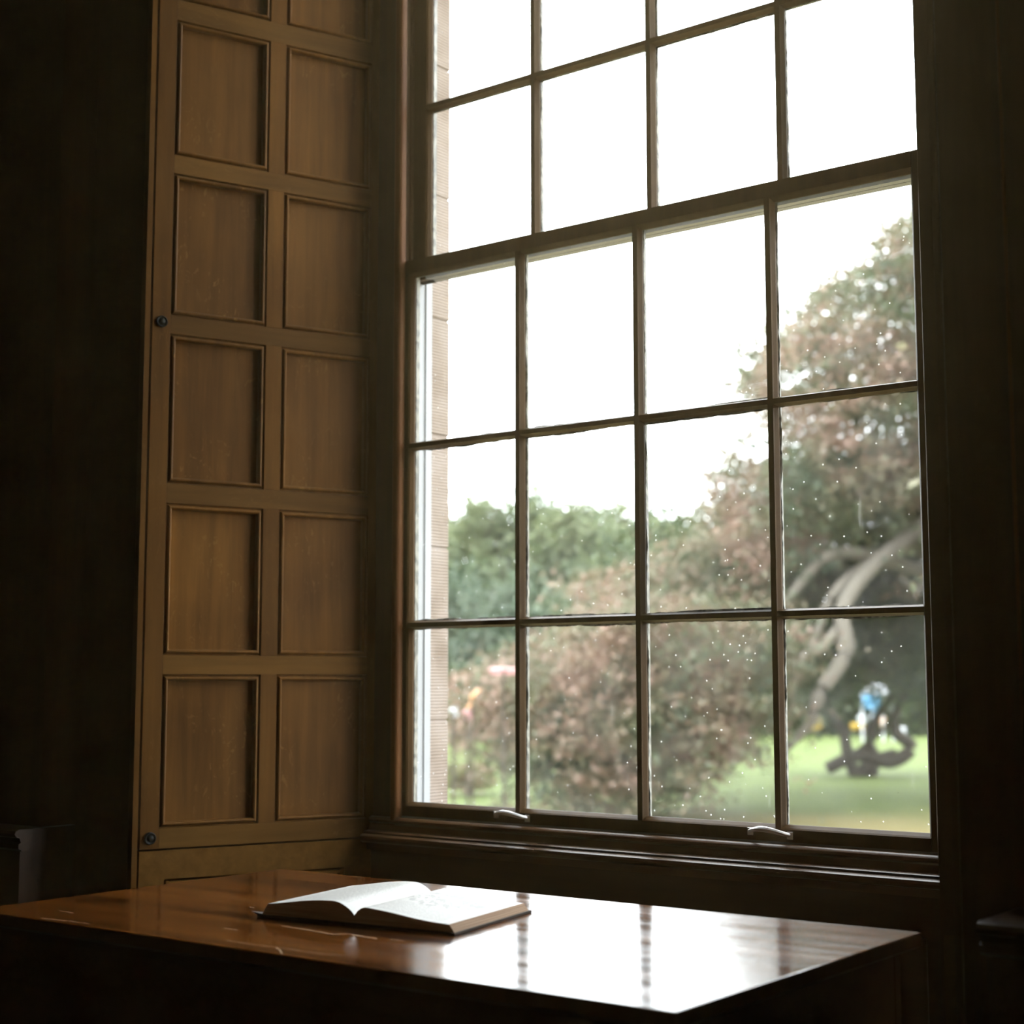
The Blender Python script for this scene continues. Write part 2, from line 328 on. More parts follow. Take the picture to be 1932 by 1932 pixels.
# ================================================================ the sash window
WX0, WX1 = -2.71, -1.2275                  # inner faces of the box frame
GX0, GX1 = -2.66, -1.277                   # sight lines of the glass
LX = (-2.307, -1.960, -1.6125)             # glazing bars
win = tag(empty('window_1', (-1.968, 3.0, -0.36)), 'tall twelve-over-twelve sash window with dark glazing bars', 'window', kind='structure')
fr = MB()
fr.prism([(-2.80, 2.99), (-2.697, 2.99), (-2.697, 2.998), (WX0, 2.998), (WX0, 3.09), (-2.80, 3.09)], 'z', -0.36, ZT)
fr.prism([(-1.13, 2.99), (-1.240, 2.99), (-1.240, 2.998), (WX1, 2.998), (WX1, 3.09), (-1.13, 3.09)], 'z', -0.36, ZT)
fr.box(-2.80, -1.13, 2.99, 3.14, ZT, ZT + 0.10)
fr.build('window_frame', dark, win)
def bead(x0, x1):
    q = MB(); n = 8; y1 = 2.999
    pts = [(x0, y1)] + [((x0 + x1) / 2 - (x1 - x0) / 2 * math.cos(a), 2.986 - 0.012 * math.sin(a)) for a in [math.pi * i / n for i in range(n + 1)]] + [(x1, y1)]
    return q.prism(pts, 'z', -0.345, ZT)
bead(-2.699, -2.674).build('staff_bead', beadm, win, smooth=True)
bead(-1.2535, -1.232).build('staff_bead', beadm, win, smooth=True)
for x in (WX0 - 0.002, WX1 - 0.006): MB().box(x, x + 0.008, 3.053, 3.063, -0.34, ZT).build('parting_bead', dark, win)
ol = MB().box(-2.80, WX0, 3.091, 3.144, -0.36, ZT).box(WX1, -1.13, 3.091, 3.144, -0.36, ZT)
ol.box(WX0 - 0.01, WX0 + 0.004, 3.120, 3.144, -0.36, ZT)
ol.build('outer_lining', paint, win)
MB().prism([(3.0, -0.335), (3.0, -0.40), (3.145, -0.40), (3.30, -0.42), (3.30, -0.375), (3.145, -0.350), (3.10, -0.345)], 'x', -2.73, -1.20).build('outer_sill', paint, win)
# inner sill: bead, fillet, nosing
prof = [(3.01, -0.342), (2.985, -0.338), (2.978, -0.340), (2.974, -0.345), (2.975, -0.351), (2.980, -0.354), (2.980, -0.358), (2.976, -0.366), (2.974, -0.3725), (2.958, -0.3735), (2.954, -0.376),
        (2.957, -0.379), (2.955, -0.381), (2.948, -0.381), (2.941, -0.385), (2.939, -0.391), (2.943, -0.398), (2.951, -0.401), (2.962, -0.402), (2.966, -0.410), (2.968, -0.420), (2.99, -0.422), (3.01, -0.42)]
MB().prism(prof, 'x', -2.765, -1.172).build('window_sill', wood('sill_wood', (0.06, 0.028, 0.012), (0.15, 0.072, 0.028), 'X', 0.30, 0.0), win, smooth=True)

def barv(m_, m2, x, y, z0, z1, h=0.0066):
    m_.prism([(x - h, y), (x + h, y), (x + h + 0.001, y + 0.004), (x + 0.0115, y + 0.015), (x + 0.0115, y + 0.019), (x - 0.0115, y + 0.019), (x - 0.0115, y + 0.015), (x - h - 0.001, y + 0.004)], 'z', z0, z1)
    ragged(m2, x, y, z0, z1, 'z')
def barh(m_, m2, z, y, x0, x1, h=0.0058):
    m_.prism([(y, z - h), (y, z + h), (y + 0.004, z + h + 0.001), (y + 0.015, z + 0.0105), (y + 0.019, z + 0.0105), (y + 0.019, z - 0.0105), (y + 0.015, z - 0.0105), (y + 0.004, z - h - 0.001)], 'x', x0, x1)
    ragged(m2, z, y, x0, x1, 'x')
def ragged(mm, c, y, a0, a1, ax):
    """crumbling outdoor putty: a ridge whose edge wanders"""
    n = max(2, int((a1 - a0) / 0.006)); vs = []; fs = []
    wl = wr = 0.012
    for i in range(n + 1):
        a = a0 + (a1 - a0) * i / n
        wl = min(0.0155, max(0.0105, wl + R0.uniform(-0.0012, 0.0012))); wr = min(0.0155, max(0.0105, wr + R0.uniform(-0.0012, 0.0012)))
        for q, yy in ((c - wl, y + 0.0225), (c - 0.006, y + 0.040), (c + 0.006, y + 0.040), (c + wr, y + 0.0225)):
            vs.append((q, yy, a) if ax == 'z' else (a, yy, q))
    for i in range(n):
        for k in range(4):
            fs.append((i * 4 + k, i * 4 + (k + 1) % 4, i * 4 + 4 + (k + 1) % 4, i * 4 + 4 + k))
    mm.add(vs, fs)
def sash(name, y, zb, zt, zbars, stile_l, stile_r, bot, top, zo0, zo1, label):
    """y = room face; zb/zt glass sight lines; zo0/zo1 outer bottom and top"""
    loc = Vector((-1.968, y, zb)); e = empty(name, loc); e.parent = win
    e.location = Vector((loc.x, loc.y, loc.z + H)) - win.location; e['label'] = label
    hw = y + 0.0225
    for x0, x1 in ((stile_l, GX0), (GX1, stile_r)):
        q = MB(); sx = GX0 if x1 == GX0 else GX1; o_ = x0 if x1 == GX0 else x1; s_ = 1 if sx == GX0 else -1
        q.prism([(o_, y), (sx - s_ * 0.004, y), (sx, y + 0.004), (sx + s_ * 0.005, y + 0.015), (sx + s_ * 0.005, y + 0.019), (o_, y + 0.019)], 'z', zo0, zo1); q.build('stile', mahog, e)
        q = MB(); q.prism([(o_, y + 0.0225), (sx + s_ * 0.005, y + 0.0225), (sx - s_ * 0.004, y + 0.045), (o_, y + 0.045)], 'z', zo0, zo1); q.build('stile', putty, e)['label'] = 'outer putty face of the sash stile'
    q = MB(); q.prism([(y, zo0), (y, zb - 0.003), (y + 0.004, zb), (y + 0.015, zb + 0.006), (y + 0.019, zb + 0.006), (y + 0.019, zo0)], 'x', GX0 - 0.002, GX1 + 0.002); q.build('bottom_rail', mahog if y < 3.03 else paint, e)
    q = MB(); q.prism([(y + 0.0225, zo0), (y + 0.0225, zb + 0.006), (y + 0.045, zb - 0.004), (y + 0.045, zo0)], 'x', stile_l, stile_r); q.build('bottom_rail', paint, e)['label'] = 'white painted outer face of the bottom rail'
    q = MB(); q.prism([(y, zo1), (y, zt + 0.003), (y + 0.004, zt), (y + 0.015, zt - 0.006), (y + 0.019, zt - 0.006), (y + 0.019, zo1)], 'x', GX0 - 0.002, GX1 + 0.002); q.build('top_rail', mahog, e)
    q = MB(); q.prism([(y + 0.0225, zo1), (y + 0.0225, zt - 0.006), (y + 0.045, zt + 0.004), (y + 0.045, zo1)], 'x', stile_l, stile_r); q.build('top_rail', paint, e)['label'] = 'white painted outer face of the top rail'
    zs = [zb] + list(zbars) + [zt]; xs = [GX0] + list(LX) + [GX1]
    q2 = MB(); g = MB()
    for x in LX:
        q = MB(); barv(q, q2, x, y, zb - 0.002, zt + 0.002); q.build('glazing_bar', mahog, e)
    for z in zbars:
        q = MB()
        for i in range(4): barh(q, q2, z, y + 0.0002, xs[i] - (0 if i else 0.002), xs[i + 1] + (0.002 if i == 3 else 0))
        q.build('glazing_bar', mahog, e)
    q2.build('putty', putty, e)['label'] = 'crumbling pale putty outside the bars'
    for i in range(4):
        for j in range(len(zs) - 1):
            g.add([(xs[i] - 0.001, y + 0.0207, zs[j] - 0.001), (xs[i + 1] + 0.001, y + 0.0207, zs[j] - 0.001), (xs[i + 1] + 0.001, y + 0.0207, zs[j + 1] + 0.001), (xs[i] - 0.001, y + 0.0207, zs[j + 1] + 0.001)], [(0, 1, 2, 3)])
    g.build('glass', glass, e)
    return e
lower = sash('lower_sash', 3.0005, -0.3061, 1.0600, (0.1453, 0.6068), WX0 + 0.0015, WX1 - 0.0015, 0, 0, -0.3415, 1.0975, 'lower sash with three rows of panes')
upper = sash('upper_sash', 3.0655, 1.0820, 2.400, (1.534, 1.990), WX0 + 0.0015, WX1 - 0.0015, 0, 0, 1.062, 2.449, 'upper sash set behind the lower one')
# sash lifts on the lower bottom rail
for px in (966, 1453):
    x = 3.0 * (at(px, 1545, 1).x / at(px, 1545, 1).y); pts = []; rr = []
    for i in range(13):
        t = i / 12; pts.append((x - 0.047 + 0.094 * t, 3.0 - 0.004 - 0.026 * math.sin(math.pi * min(1, t * 1.0)) ** 0.7, -0.316 + 0.010 * math.sin(math.pi * t) - 0.004 * t)); rr.append(0.0042 + 0.0018 * math.sin(math.pi * t))
    q = MB().tube(pts, rr, 8)
    q.box(x - 0.054, x - 0.040, 2.997, 3.0, -0.325, -0.309, 0.001).box(x + 0.040, x + 0.054, 2.997, 3.0, -0.329, -0.313, 0.001)
    o = q.build('sash_lift', brass, lower, smooth=True); o['label'] = 'pale curved metal finger lift'
# sash chains above the lower sash
for x in (-2.700, -1.237):
    q = MB(); z = 1.10
    while z < 2.44:
        q.lathe([(0.0006, -0.0035), (0.0030, -0.002), (0.0030, 0.002), (0.0006, 0.0035)], (x, 3.022, z), (0, 0, 1), 6); z += 0.0072
    q.build('sash_chain', chainm, win, smooth=True)
    q = MB().lathe([(0.0005, -0.001), (0.004, 0), (0.004, 0.004), (0.001, 0.006)], (x + (0.012 if x < -2 else -0.012), 3.02, 1.0975), (0, 0, 1), 10); q.build('screw', brass, win, smooth=True)

# ================================================================ folding shutters
ROWS = [(-0.3433, 0.0196), (0.0654, 0.4321), (0.4809, 0.8492), (0.8957, 1.2538), (1.3002, 1.649), (1.702, 2.05), (2.10, 2.38)]
COLS = [(0.0326, 0.2812), (0.3248, 0.5753)]
def ringpanel(s0, s1, z0, z1, sg, fld):
    """recessed field with groove, bead and quirk mitred round it; local frame s,depth,z; sg = room-side sign of local y"""
    prof = [(0.000, 0.000), (0.0015, -0.006), (0.0045, -0.006), (0.0055, -0.001), (0.0075, 0.0015), (0.010, 0.0022), (0.0125, 0.0010), (0.014, -0.002), (0.0145, -fld)]
    vs = []; fs = []
    for o, h in prof:
        vs += [(s0 + o, sg * h, z0 + o), (s1 - o, sg * h, z0 + o), (s1 - o, sg * h, z1 - o), (s0 + o, sg * h, z1 - o)]
    for i in range(len(prof) - 1):
        for k in range(4): fs.append((i * 4 + k, i * 4 + (k + 1) % 4, i * 4 + 4 + (k + 1) % 4, i * 4 + 4 + k))
    k = (len(prof) - 1) * 4; fs.append((k, k + 1, k + 2, k + 3))
    return MB().add(vs, fs)
def shutter(x, sgn, label, knobs, y=3.0, ang=SY):
    dx, dy = -sgn * math.sin(ang), -math.cos(ang)
    e = empty('window_shutter', (x, y, -0.391), math.atan2(dy, dx)); tag(e, label, 'shutter')
    sg = 1 if sgn > 0 else -1            # local y pointing into the opening
    zb = 0.391                           # local z = z + zb
    def lb(nm, s0, s1, z0, z1, m_, b=0.0008):
        y0, y1 = (-0.034, 0) if sg > 0 else (0, 0.034)
        MB().box(s0, s1, y0, y1, z0 + zb, z1 + zb, b).build(nm, m_, e, local=True)
    S_, E_ = 0.001, 0.6215 if sgn > 0 else 0.598
    zt = 2.44; z_b = -0.3905
    for s0, s1 in ((S_, COLS[0][0]), (COLS[1][1], E_)): lb('stile', s0, s1, z_b, zt, oakv)
    for i in range(len(ROWS) + 1):
        z0 = z_b if i == 0 else ROWS[i - 1][1]; z1 = zt if i == len(ROWS) else ROWS[i][0]
        lb('rail', COLS[0][0], COLS[1][1], z0, z1, oakh)
    for z0, z1 in ROWS:
        lb('mullion', COLS[0][1], COLS[1][0], z0, z1, oakv)
        for s0, s1 in COLS:
            ringpanel(s0, s1, z0 + zb, z1 + zb, sg, 0.015).build('panel', oakp, e, local=True, smooth=False)
    for s, z in knobs:
        MB().lathe([(0.013, -0.003), (0.0145, 0.0), (0.0145, 0.004), (0.0125, 0.006), (0.0085, 0.004), (0.0070, 0.005), (0.0055, 0.009), (0.002, 0.010)], (s, 0, z + zb), (0, sg, 0)).build('knob', iron, e, local=True, smooth=True)
    for z in (0.43, 1.49, -0.2):
        MB().tube([(-0.004, sg * 0.003, z + zb - 0.035), (-0.004, sg * 0.003, z + zb + 0.035)], 0.0035, 8).build('hinge', iron, e, local=True, smooth=True)
    return e
shutter(S0, 1, 'open oak panelled shutter on the left side of the window, lit warm brown', [(0.598, 0.876), (0.597, -0.365)])
shutter(XR, -1, 'open panelled shutter in shadow on the right side of the window', [], 3.0, SYR)

# ================================================================ the table
TY = 0.01218; ct, stt = math.cos(TY), math.sin(TY)
def T(al, ac): return (ct * al - stt * ac, stt * al + ct * ac)
tl, tr, tn, tf = -2.4742, -1.0243, 1.6861, 2.4505
tc_ = T((tl + tr) / 2, (tn + tf) / 2)
tab = tag(empty('table', (tc_[0], tc_[1], ZF), TY), 'long polished red-brown wooden table in front of the window, book on it', 'table')
hx, hy = (tr - tl) / 2, (tf - tn) / 2; zt = -0.4 - ZF
def rrect(hx, hy, r, n=4):
    pts = []
    for cx, cy, a0 in ((hx - r, hy - r, 0), (-hx + r, hy - r, 90), (-hx + r, -hy + r, 180), (hx - r, -hy + r, 270)):
        for i in range(n + 1):
            a = math.radians(a0 + 90 * i / n); pts.append((cx + r * math.cos(a), cy + r * math.sin(a)))
    return pts
q = MB(); P0 = rrect(hx, hy, 0.006); n = len(P0)
layers = [(0.0, 0.0), (-0.0015, -0.0015 + 0.0015), (0, 0)]
vs = []; lay = [(0.0025, zt), (0.0007, zt - 0.0007), (0.0, zt - 0.0025), (0.0, zt - 0.020), (0.010, zt - 0.026)]
for o, z in lay:
    for (x, y) in rrect(hx - o, hy - o, 0.006): vs.append((x, y, z))
fs = [tuple(range(n)), tuple(range((len(lay) - 1) * n, len(lay) * n))]
for i in range(len(lay) - 1):
    for k in range(n): fs.append((i * n + k, i * n + (k + 1) % n, (i + 1) * n + (k + 1) % n, (i + 1) * n + k))
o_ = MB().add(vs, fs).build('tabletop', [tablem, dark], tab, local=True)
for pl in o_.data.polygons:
    if pl.normal.z < 0.5: pl.material_index = 1  # sides take darker wood, painting in the shade on the table edge
for x0, x1, y0, y1 in ((-hx + 0.03, hx - 0.03, -hy + 0.02, -hy + 0.045), (-hx + 0.03, hx - 0.03, hy - 0.045, hy - 0.02), (-hx + 0.03, -hx + 0.055, -hy + 0.045, hy - 0.045), (hx - 0.055, hx - 0.03, -hy + 0.045, hy - 0.045)):
    MB().box(x0, x1, y0, y1, zt - 0.29, zt - 0.0262, 0.002).build('apron', darkh, tab, local=True)
for sx in (-1, 1):
    for sy in (-1, 1):
        x, y = sx * (hx - 0.088), sy * (hy - 0.078)
        q = MB().box(x - 0.03, x + 0.03, y - 0.03, y + 0.03, zt - 0.31, zt - 0.027, 0.002)
        q.lathe([(0.030, zt - 0.31), (0.033, zt - 0.325), (0.022, zt - 0.34), (0.030, zt - 0.37), (0.026, zt - 0.50), (0.018, 0.10), (0.024, 0.07), (0.022, 0.03), (0.014, 0.0)], (x, y, 0), (0, 0, 1), 20)
        q.build('leg', dark, tab, local=True, smooth=True)
# scratches and chips in the varnish
def scratch(pp, wd=0.0012):
    pts = [at(px, py, 1) for px, py in pp]; pts = [v * (-0.4 / v.z) for v in pts]; vs = []; fs = []
    for i, v in enumerate(pts):
        t = (pts[min(i + 1, len(pts) - 1)] - pts[max(i - 1, 0)]).normalized(); nrm = Vector((-t.y, t.x, 0)); ww = wd * (0.35 + R0.random() * 0.8) * (0.3 if i in (0, len(pts) - 1) else 1)
        for k in (-1, 1):
            a = v + nrm * ww * k; dx_, dy_ = a.x - tc_[0], a.y - tc_[1]; vs.append((ct * dx_ + stt * dy_, -stt * dx_ + ct * dy_, zt + 0.00035))
        if i: j = 2 * i; fs.append((j - 2, j - 1, j + 1, j))
    return MB().add(vs, fs)
def poly(p, n=6, j=0.8):
    o = []
    for a, b in zip(p[:-1], p[1:]):
        for i in range(n): t = i / n; o.append((a[0] + (b[0] - a[0]) * t + R0.uniform(-j, j) * 0.6, a[1] + (b[1] - a[1]) * t + R0.uniform(-j, j) * 0.35))
    return o + [p[-1]]
q = MB()
for p_, w_ in (([(530, 1747), (600, 1758), (628, 1763), (655, 1762), (690, 1768), (712, 1771)], 0.0016), ([(521, 1788), (528, 1792), (532, 1800)], 0.0012), ([(425, 1774), (470, 1781), (525, 1788), (600, 1799), (650, 1803)], 0.0006),
               ([(75, 1732), (120, 1737), (170, 1743)], 0.0009), ([(110, 1718), (140, 1723)], 0.0009), ([(470, 1711), (480, 1713)], 0.0012), ([(735, 1772), (765, 1776)], 0.0008), ([(420, 1751), (450, 1755)], 0.0006)):
    scratch(poly(p_), w_).build('scratch', scratchm, tab, local=True)['label'] = 'pale scratch in the varnish'

# ================================================================ the open book
def book():
    a = Vector((-2.027, 1.902, 0)); b = Vector((-1.627, 1.952, 0)); c = Vector((-1.685, 2.226, 0))
    U = (b - a); Wd = U.length; ang = math.atan2(U.y, U.x); V = c - b
    Ll = V.length; e = tag(empty('book', (a.x, a.y, -0.4), ang), 'open old hardback book lying on the polished table, engraving on its right page', 'book')
    sk = (V.x * math.cos(ang) + V.y * math.sin(ang)) / Ll * 0.85        # slight skew of the slumped block
    Ld = (-V.x * math.sin(ang) + V.y * math.cos(ang))
    G = 0.203                                                 # gutter position
    def top(u, v):                                            # height of page surface, u across, v 0..1 along
        if u < G:
            t = u / G; h0 = 0.022; pk = 0.0375 + 0.001 * v
            s_ = h0 + (pk - h0) * math.sin(min(1, t / 0.78) * math.pi / 2) ** 1.6
            if t > 0.78: s_ = 0.017 + (pk - 0.017) * max(0.0, math.cos((t - 0.78) / 0.22 * math.pi / 2)) ** 0.8
            return s_
        t = (u - G) / (Wd - 0.02 - G)
        if t < 0.13: return 0.017 + (0.0315 - 0.017) * math.sin(t / 0.13 * math.pi / 2) ** 0.8
        tt = (t - 0.13) / 0.87
        return 0.0315 - (0.0315 - 0.0165) * (tt ** 0.85) + 0.002 * math.sin(tt * 6.28) * 0.5
    u0, u1 = 0.020, Wd - 0.014
    us = sorted(set([u0 + (G - u0) * (i / 28) for i in range(29)] + [G + (u1 - G) * (i / 28) for i in range(29)])); nv = 18
    def block(lo, hi, name, mt):
        uu = [u for u in us if lo - 1e-9 <= u <= hi + 1e-9]; vs = []; fs = []; nu = len(uu)
        for j in range(nv + 1):
            v = j / nv; y = 0.005 + (Ld - 0.010) * v
            for u in uu: vs.append((u + sk * y, y, top(u, v)))
        N = nu * (nv + 1)
        for j in range(nv + 1):
            v = j / nv; y = 0.005 + (Ld - 0.010) * v
            for i, u in enumerate(uu):
                e_ = 0.0
                if lo < G and i < 6: e_ = -0.013 * (1 - i / 6)       # fore-edge slants outwards
                if hi > G and i > nu - 7: e_ = 0.011 * ((i - nu + 7) / 6)
                vs.append((u + e_ + sk * y, y, 0.004))
        for j in range(nv):
            for i in range(nu - 1):
                k = j * nu + i; fs.append((k, k + 1, k + nu + 1, k + nu)); fs.append((N + k, N + k + nu, N + k + nu + 1, N + k + 1))
            k = j * nu; fs.append((k, k + nu, N + k + nu, N + k)); k = j * nu + nu - 1; fs.append((k, N + k, N + k + nu, k + nu))
        ntop = 0
        for i in range(nu - 1):
            fs.append((i, N + i, N + i + 1, i + 1)); k = nv * nu + i; fs.append((k, k + 1, N + k + 1, N + k))
        o = MB().add(vs, fs).build(name, mt, e, local=True, smooth=True)
        uv = o.data.uv_layers.new(name='page')
        for pl in o.data.polygons:
            flat = all(i < N for i in pl.vertices)
            pl.material_index = 0 if flat else 1
            for li in pl.loop_indices:
                c_ = o.data.vertices[o.data.loops[li].vertex_index].co
                uv.data[li].uv = ((c_.x - sk * c_.y - lo) / (hi - lo), c_.y / Ld)
        return o
    block(u0, G, 'page_block', [page_mat(False), edgem]); block(G, u1, 'page_block', [page_mat(True), edgem])
    # hard cover boards with a rounded spine
    def cov(x0, x1): return MB().add([(x + sk * y, y, z) for x in (x0, x1) for y in (0.0, Ld) for z in (0.0005, 0.0045)], [(0, 1, 3, 2), (4, 6, 7, 5), (0, 4, 5, 1), (2, 3, 7, 6), (0, 2, 6, 4), (1, 5, 7, 3)])
    cov(0.0, G - 0.022).build('cover', cloth, e, local=True); cov(G + 0.018, Wd).build('cover', cloth, e, local=True)
    cov(G - 0.022, G + 0.018).build('spine', cloth, e, local=True)
    # curled corner of the left board
    MB().add([(0.0, 0.0, 0.004), (0.022, 0.0, 0.0045), (0.0 + sk * 0.03, 0.03, 0.0045), (-0.008, -0.006, 0.010)], [(0, 1, 3), (0, 3, 2)]).build('cover_corner', cloth, e, local=True)
    # a loose leaf lifting off the left pages
    return e
edgem = None
def page_edge():
    a, n, b = mat('aged_page_edges'); L = n.links
    tc = node(n, 'ShaderNodeTexCoord'); mp = node(n, 'ShaderNodeMapping'); mp.inputs['Scale'].default_value = (6, 6, 900); L.new(tc.outputs['Object'], mp.inputs[0])
    n1 = node(n, 'ShaderNodeTexNoise'); n1.inputs['Scale'].default_value = 1; n1.inputs['Detail'].default_value = 3; L.new(mp.outputs[0], n1.inputs['Vector'])
    r = ramp(n, [(0.3, (0.36, 0.21, 0.115)), (0.7, (0.60, 0.40, 0.25))]); L.new(n1.outputs[0], r.inputs[0]); L.new(r.outputs[0], b.inputs['Base Color']); b.inputs['Roughness'].default_value = 0.85
    return a
edgem = page_edge(); cloth = simple('dark_brown_book_cloth', (0.07, 0.045, 0.03), 0.75)
def page_mat(picture):
    a, n, b = mat('printed_page_with_engraving' if picture else 'printed_page'); L = n.links
    uv = node(n, 'ShaderNodeUVMap'); sp = node(n, 'ShaderNodeSeparateXYZ'); L.new(uv.outputs[0], sp.inputs[0])
    def M(op, x, y=None, z=None):
        q = node(n, 'ShaderNodeMath', operation=op)
        for i, v in enumerate((x, y, z)):
            if v is None: continue
            if isinstance(v, (int, float)): q.inputs[i].default_value = v
            else: L.new(v, q.inputs[i])
        return q.outputs[0]
    def band(s, a0, a1): return M('MULTIPLY', M('GREATER_THAN', s, a0), M('LESS_THAN', s, a1))
    X, Yv = sp.outputs[0], sp.outputs[1]
    line = M('GREATER_THAN', M('SINE', M('MULTIPLY', Yv, 6.2832 * 38)), 0.1)
    mp = node(n, 'ShaderNodeMapping'); mp.inputs['Scale'].default_value = (70, 38, 1); L.new(uv.outputs[0], mp.inputs[0])
    nz = node(n, 'ShaderNodeTexNoise'); nz.inputs['Scale'].default_value = 1.0; nz.inputs['Detail'].default_value = 2; L.new(mp.outputs[0], nz.inputs['Vector'])
    word = M('GREATER_THAN', nz.outputs[0], 0.46)
    txt = M('MULTIPLY', line, word)
    if picture:
        area = M('MULTIPLY', band(X, 0.12, 0.88), M('MAXIMUM', band(Yv, 0.08, 0.40), band(Yv, 0.86, 0.93)))
        dx_ = M('MULTIPLY', M('SUBTRACT', X, 0.46), 2.6); dy_ = M('MULTIPLY', M('SUBTRACT', Yv, 0.62), 4.2)
        rad = M('SQRT', M('ADD', M('MULTIPLY', dx_, dx_), M('MULTIPLY', dy_, dy_)))
        n2 = node(n, 'ShaderNodeTexNoise'); n2.inputs['Scale'].default_value = 16; n2.inputs['Detail'].default_value = 8; n2.inputs['Distortion'].default_value = 0.8; L.new(uv.outputs[0], n2.inputs['Vector'])
        pic = M('MULTIPLY', M('LESS_THAN', rad, M('ADD', M('MULTIPLY', n2.outputs[0], 1.1), 0.35)), M('GREATER_THAN', n2.outputs[0], 0.50))
        ink = M('MAXIMUM', M('MULTIPLY', M('MULTIPLY', txt, area), 0.35), M('MULTIPLY', pic, 0.38))
    else:
        area = M('MULTIPLY', band(X, 0.12, 0.86), band(Yv, 0.08, 0.92)); ink = M('MULTIPLY', M('MULTIPLY', txt, area), 0.42)
    c = mixc(n, (0.80, 0.79, 0.74), (0.10, 0.09, 0.08), ink); L.new(c, b.inputs['Base Color']); b.inputs['Roughness'].default_value = 0.55
    return a
book()

# ================================================================ the garden
GZ = -2.0
def lawn_mat():
    a, n, b = mat('mown_lawn'); L = n.links
    tc = node(n, 'ShaderNodeTexCoord')
    n1 = node(n, 'ShaderNodeTexNoise'); n1.inputs['Scale'].default_value = 0.35; n1.inputs['Detail'].default_value = 5; L.new(tc.outputs['Object'], n1.inputs['Vector'])
    n2 = node(n, 'ShaderNodeTexNoise'); n2.inputs['Scale'].default_value = 4; n2.inputs['Detail'].default_value = 6; L.new(tc.outputs['Object'], n2.inputs['Vector'])
    g = ramp(n, [(0.3, (0.050, 0.072, 0.016)), (0.7, (0.090, 0.116, 0.028))]); L.new(n2.outputs[0], g.inputs[0])
    # a dry, yellowed strip near the house
    gm = node(n, 'ShaderNodeVectorMath', operation='DISTANCE'); L.new(tc.outputs['Object'], gm.inputs[0]); gm.inputs[1].default_value = (0, 0, 0)
    ad = node(n, 'ShaderNodeMath', operation='MULTIPLY_ADD'); L.new(n1.outputs[0], ad.inputs[0]); ad.inputs[1].default_value = 9.0; L.new(gm.outputs['Value'], ad.inputs[2])
    f = ramp(n, [(0.0, (1, 1, 1)), (1.0, (0, 0, 0))])
    mr = node(n, 'ShaderNodeMapRange'); mr.inputs[1].default_value = 26.5; mr.inputs[2].default_value = 31.5; L.new(ad.outputs[0], mr.inputs[0]); L.new(mr.outputs[0], f.inputs[0])
    c = mixc(n, g.outputs[0], (0.155, 0.125, 0.048), f.outputs[0]); L.new(c, b.inputs['Base Color']); b.inputs['Roughness'].default_value = 0.9; b.inputs['Specular IOR Level'].default_value = 0.15
    bp = node(n, 'ShaderNodeBump'); bp.inputs['Strength'].default_value = 0.6; bp.inputs['Distance'].default_value = 0.05; L.new(n2.outputs[0], bp.inputs['Height']); L.new(bp.outputs[0], b.inputs['Normal'])
    return a
def ground():
    nx, ny = 60, 60; vs = []; fs = []
    for j in range(ny + 1):
        y = 3.0 + 237 * (j / ny) ** 1.6
        for i in range(nx + 1):
            x = -220 + 300 * i / nx
            k = 0.0 if y < 18 else 0.12 * math.sin(x * 0.13 + 1.0) * math.sin(y * 0.11)
            vs.append((x, y, GZ + k))
    for j in range(ny):
        for i in range(nx): k = j * (nx + 1) + i; fs.append((k, k + 1, k + nx + 2, k + nx + 1))
    return MB().add(vs, fs)
tag(ground().build('lawn', lawn_mat(), smooth=True), 'mown grass lawn stretching from the house to the far trees', 'lawn', kind='structure')

def leaf_mat(name, cols, trans=0.25, nscale=0.5):
    """leaves whose colour drifts between several hues from spray to spray"""
    a = bpy.data.materials.new(name); a.use_nodes = True; n = a.node_tree; L = n.links; n.nodes.clear()
    o = node(n, 'ShaderNodeOutputMaterial'); tc = node(n, 'ShaderNodeTexCoord')
    n1 = node(n, 'ShaderNodeTexNoise'); n1.inputs['Scale'].default_value = nscale; n1.inputs['Detail'].default_value = 5; n1.inputs['Roughness'].default_value = 0.65; L.new(tc.outputs['Object'], n1.inputs['Vector'])
    k = len(cols); r = ramp(n, [(0.34 + 0.32 * i / (k - 1), c) for i, c in enumerate(cols)]); L.new(n1.outputs[0], r.inputs[0])
    df = node(n, 'ShaderNodeBsdfDiffuse'); L.new(r.outputs[0], df.inputs[0]); tl_ = node(n, 'ShaderNodeBsdfTranslucent'); L.new(r.outputs[0], tl_.inputs[0])
    gs = node(n, 'ShaderNodeBsdfGlossy'); gs.inputs['Roughness'].default_value = 0.5; gs.inputs[0].default_value = (0.6, 0.6, 0.6, 1)
    m1 = node(n, 'ShaderNodeMixShader'); m1.inputs[0].default_value = trans; L.new(df.outputs[0], m1.inputs[1]); L.new(tl_.outputs[0], m1.inputs[2])
    m2 = node(n, 'ShaderNodeMixShader'); m2.inputs[0].default_value = 0.06; L.new(m1.outputs[0], m2.inputs[1]); L.new(gs.outputs[0], m2.inputs[2]); L.new(m2.outputs[0], o.inputs[0])
    return a
rng = np.random.default_rng(11)
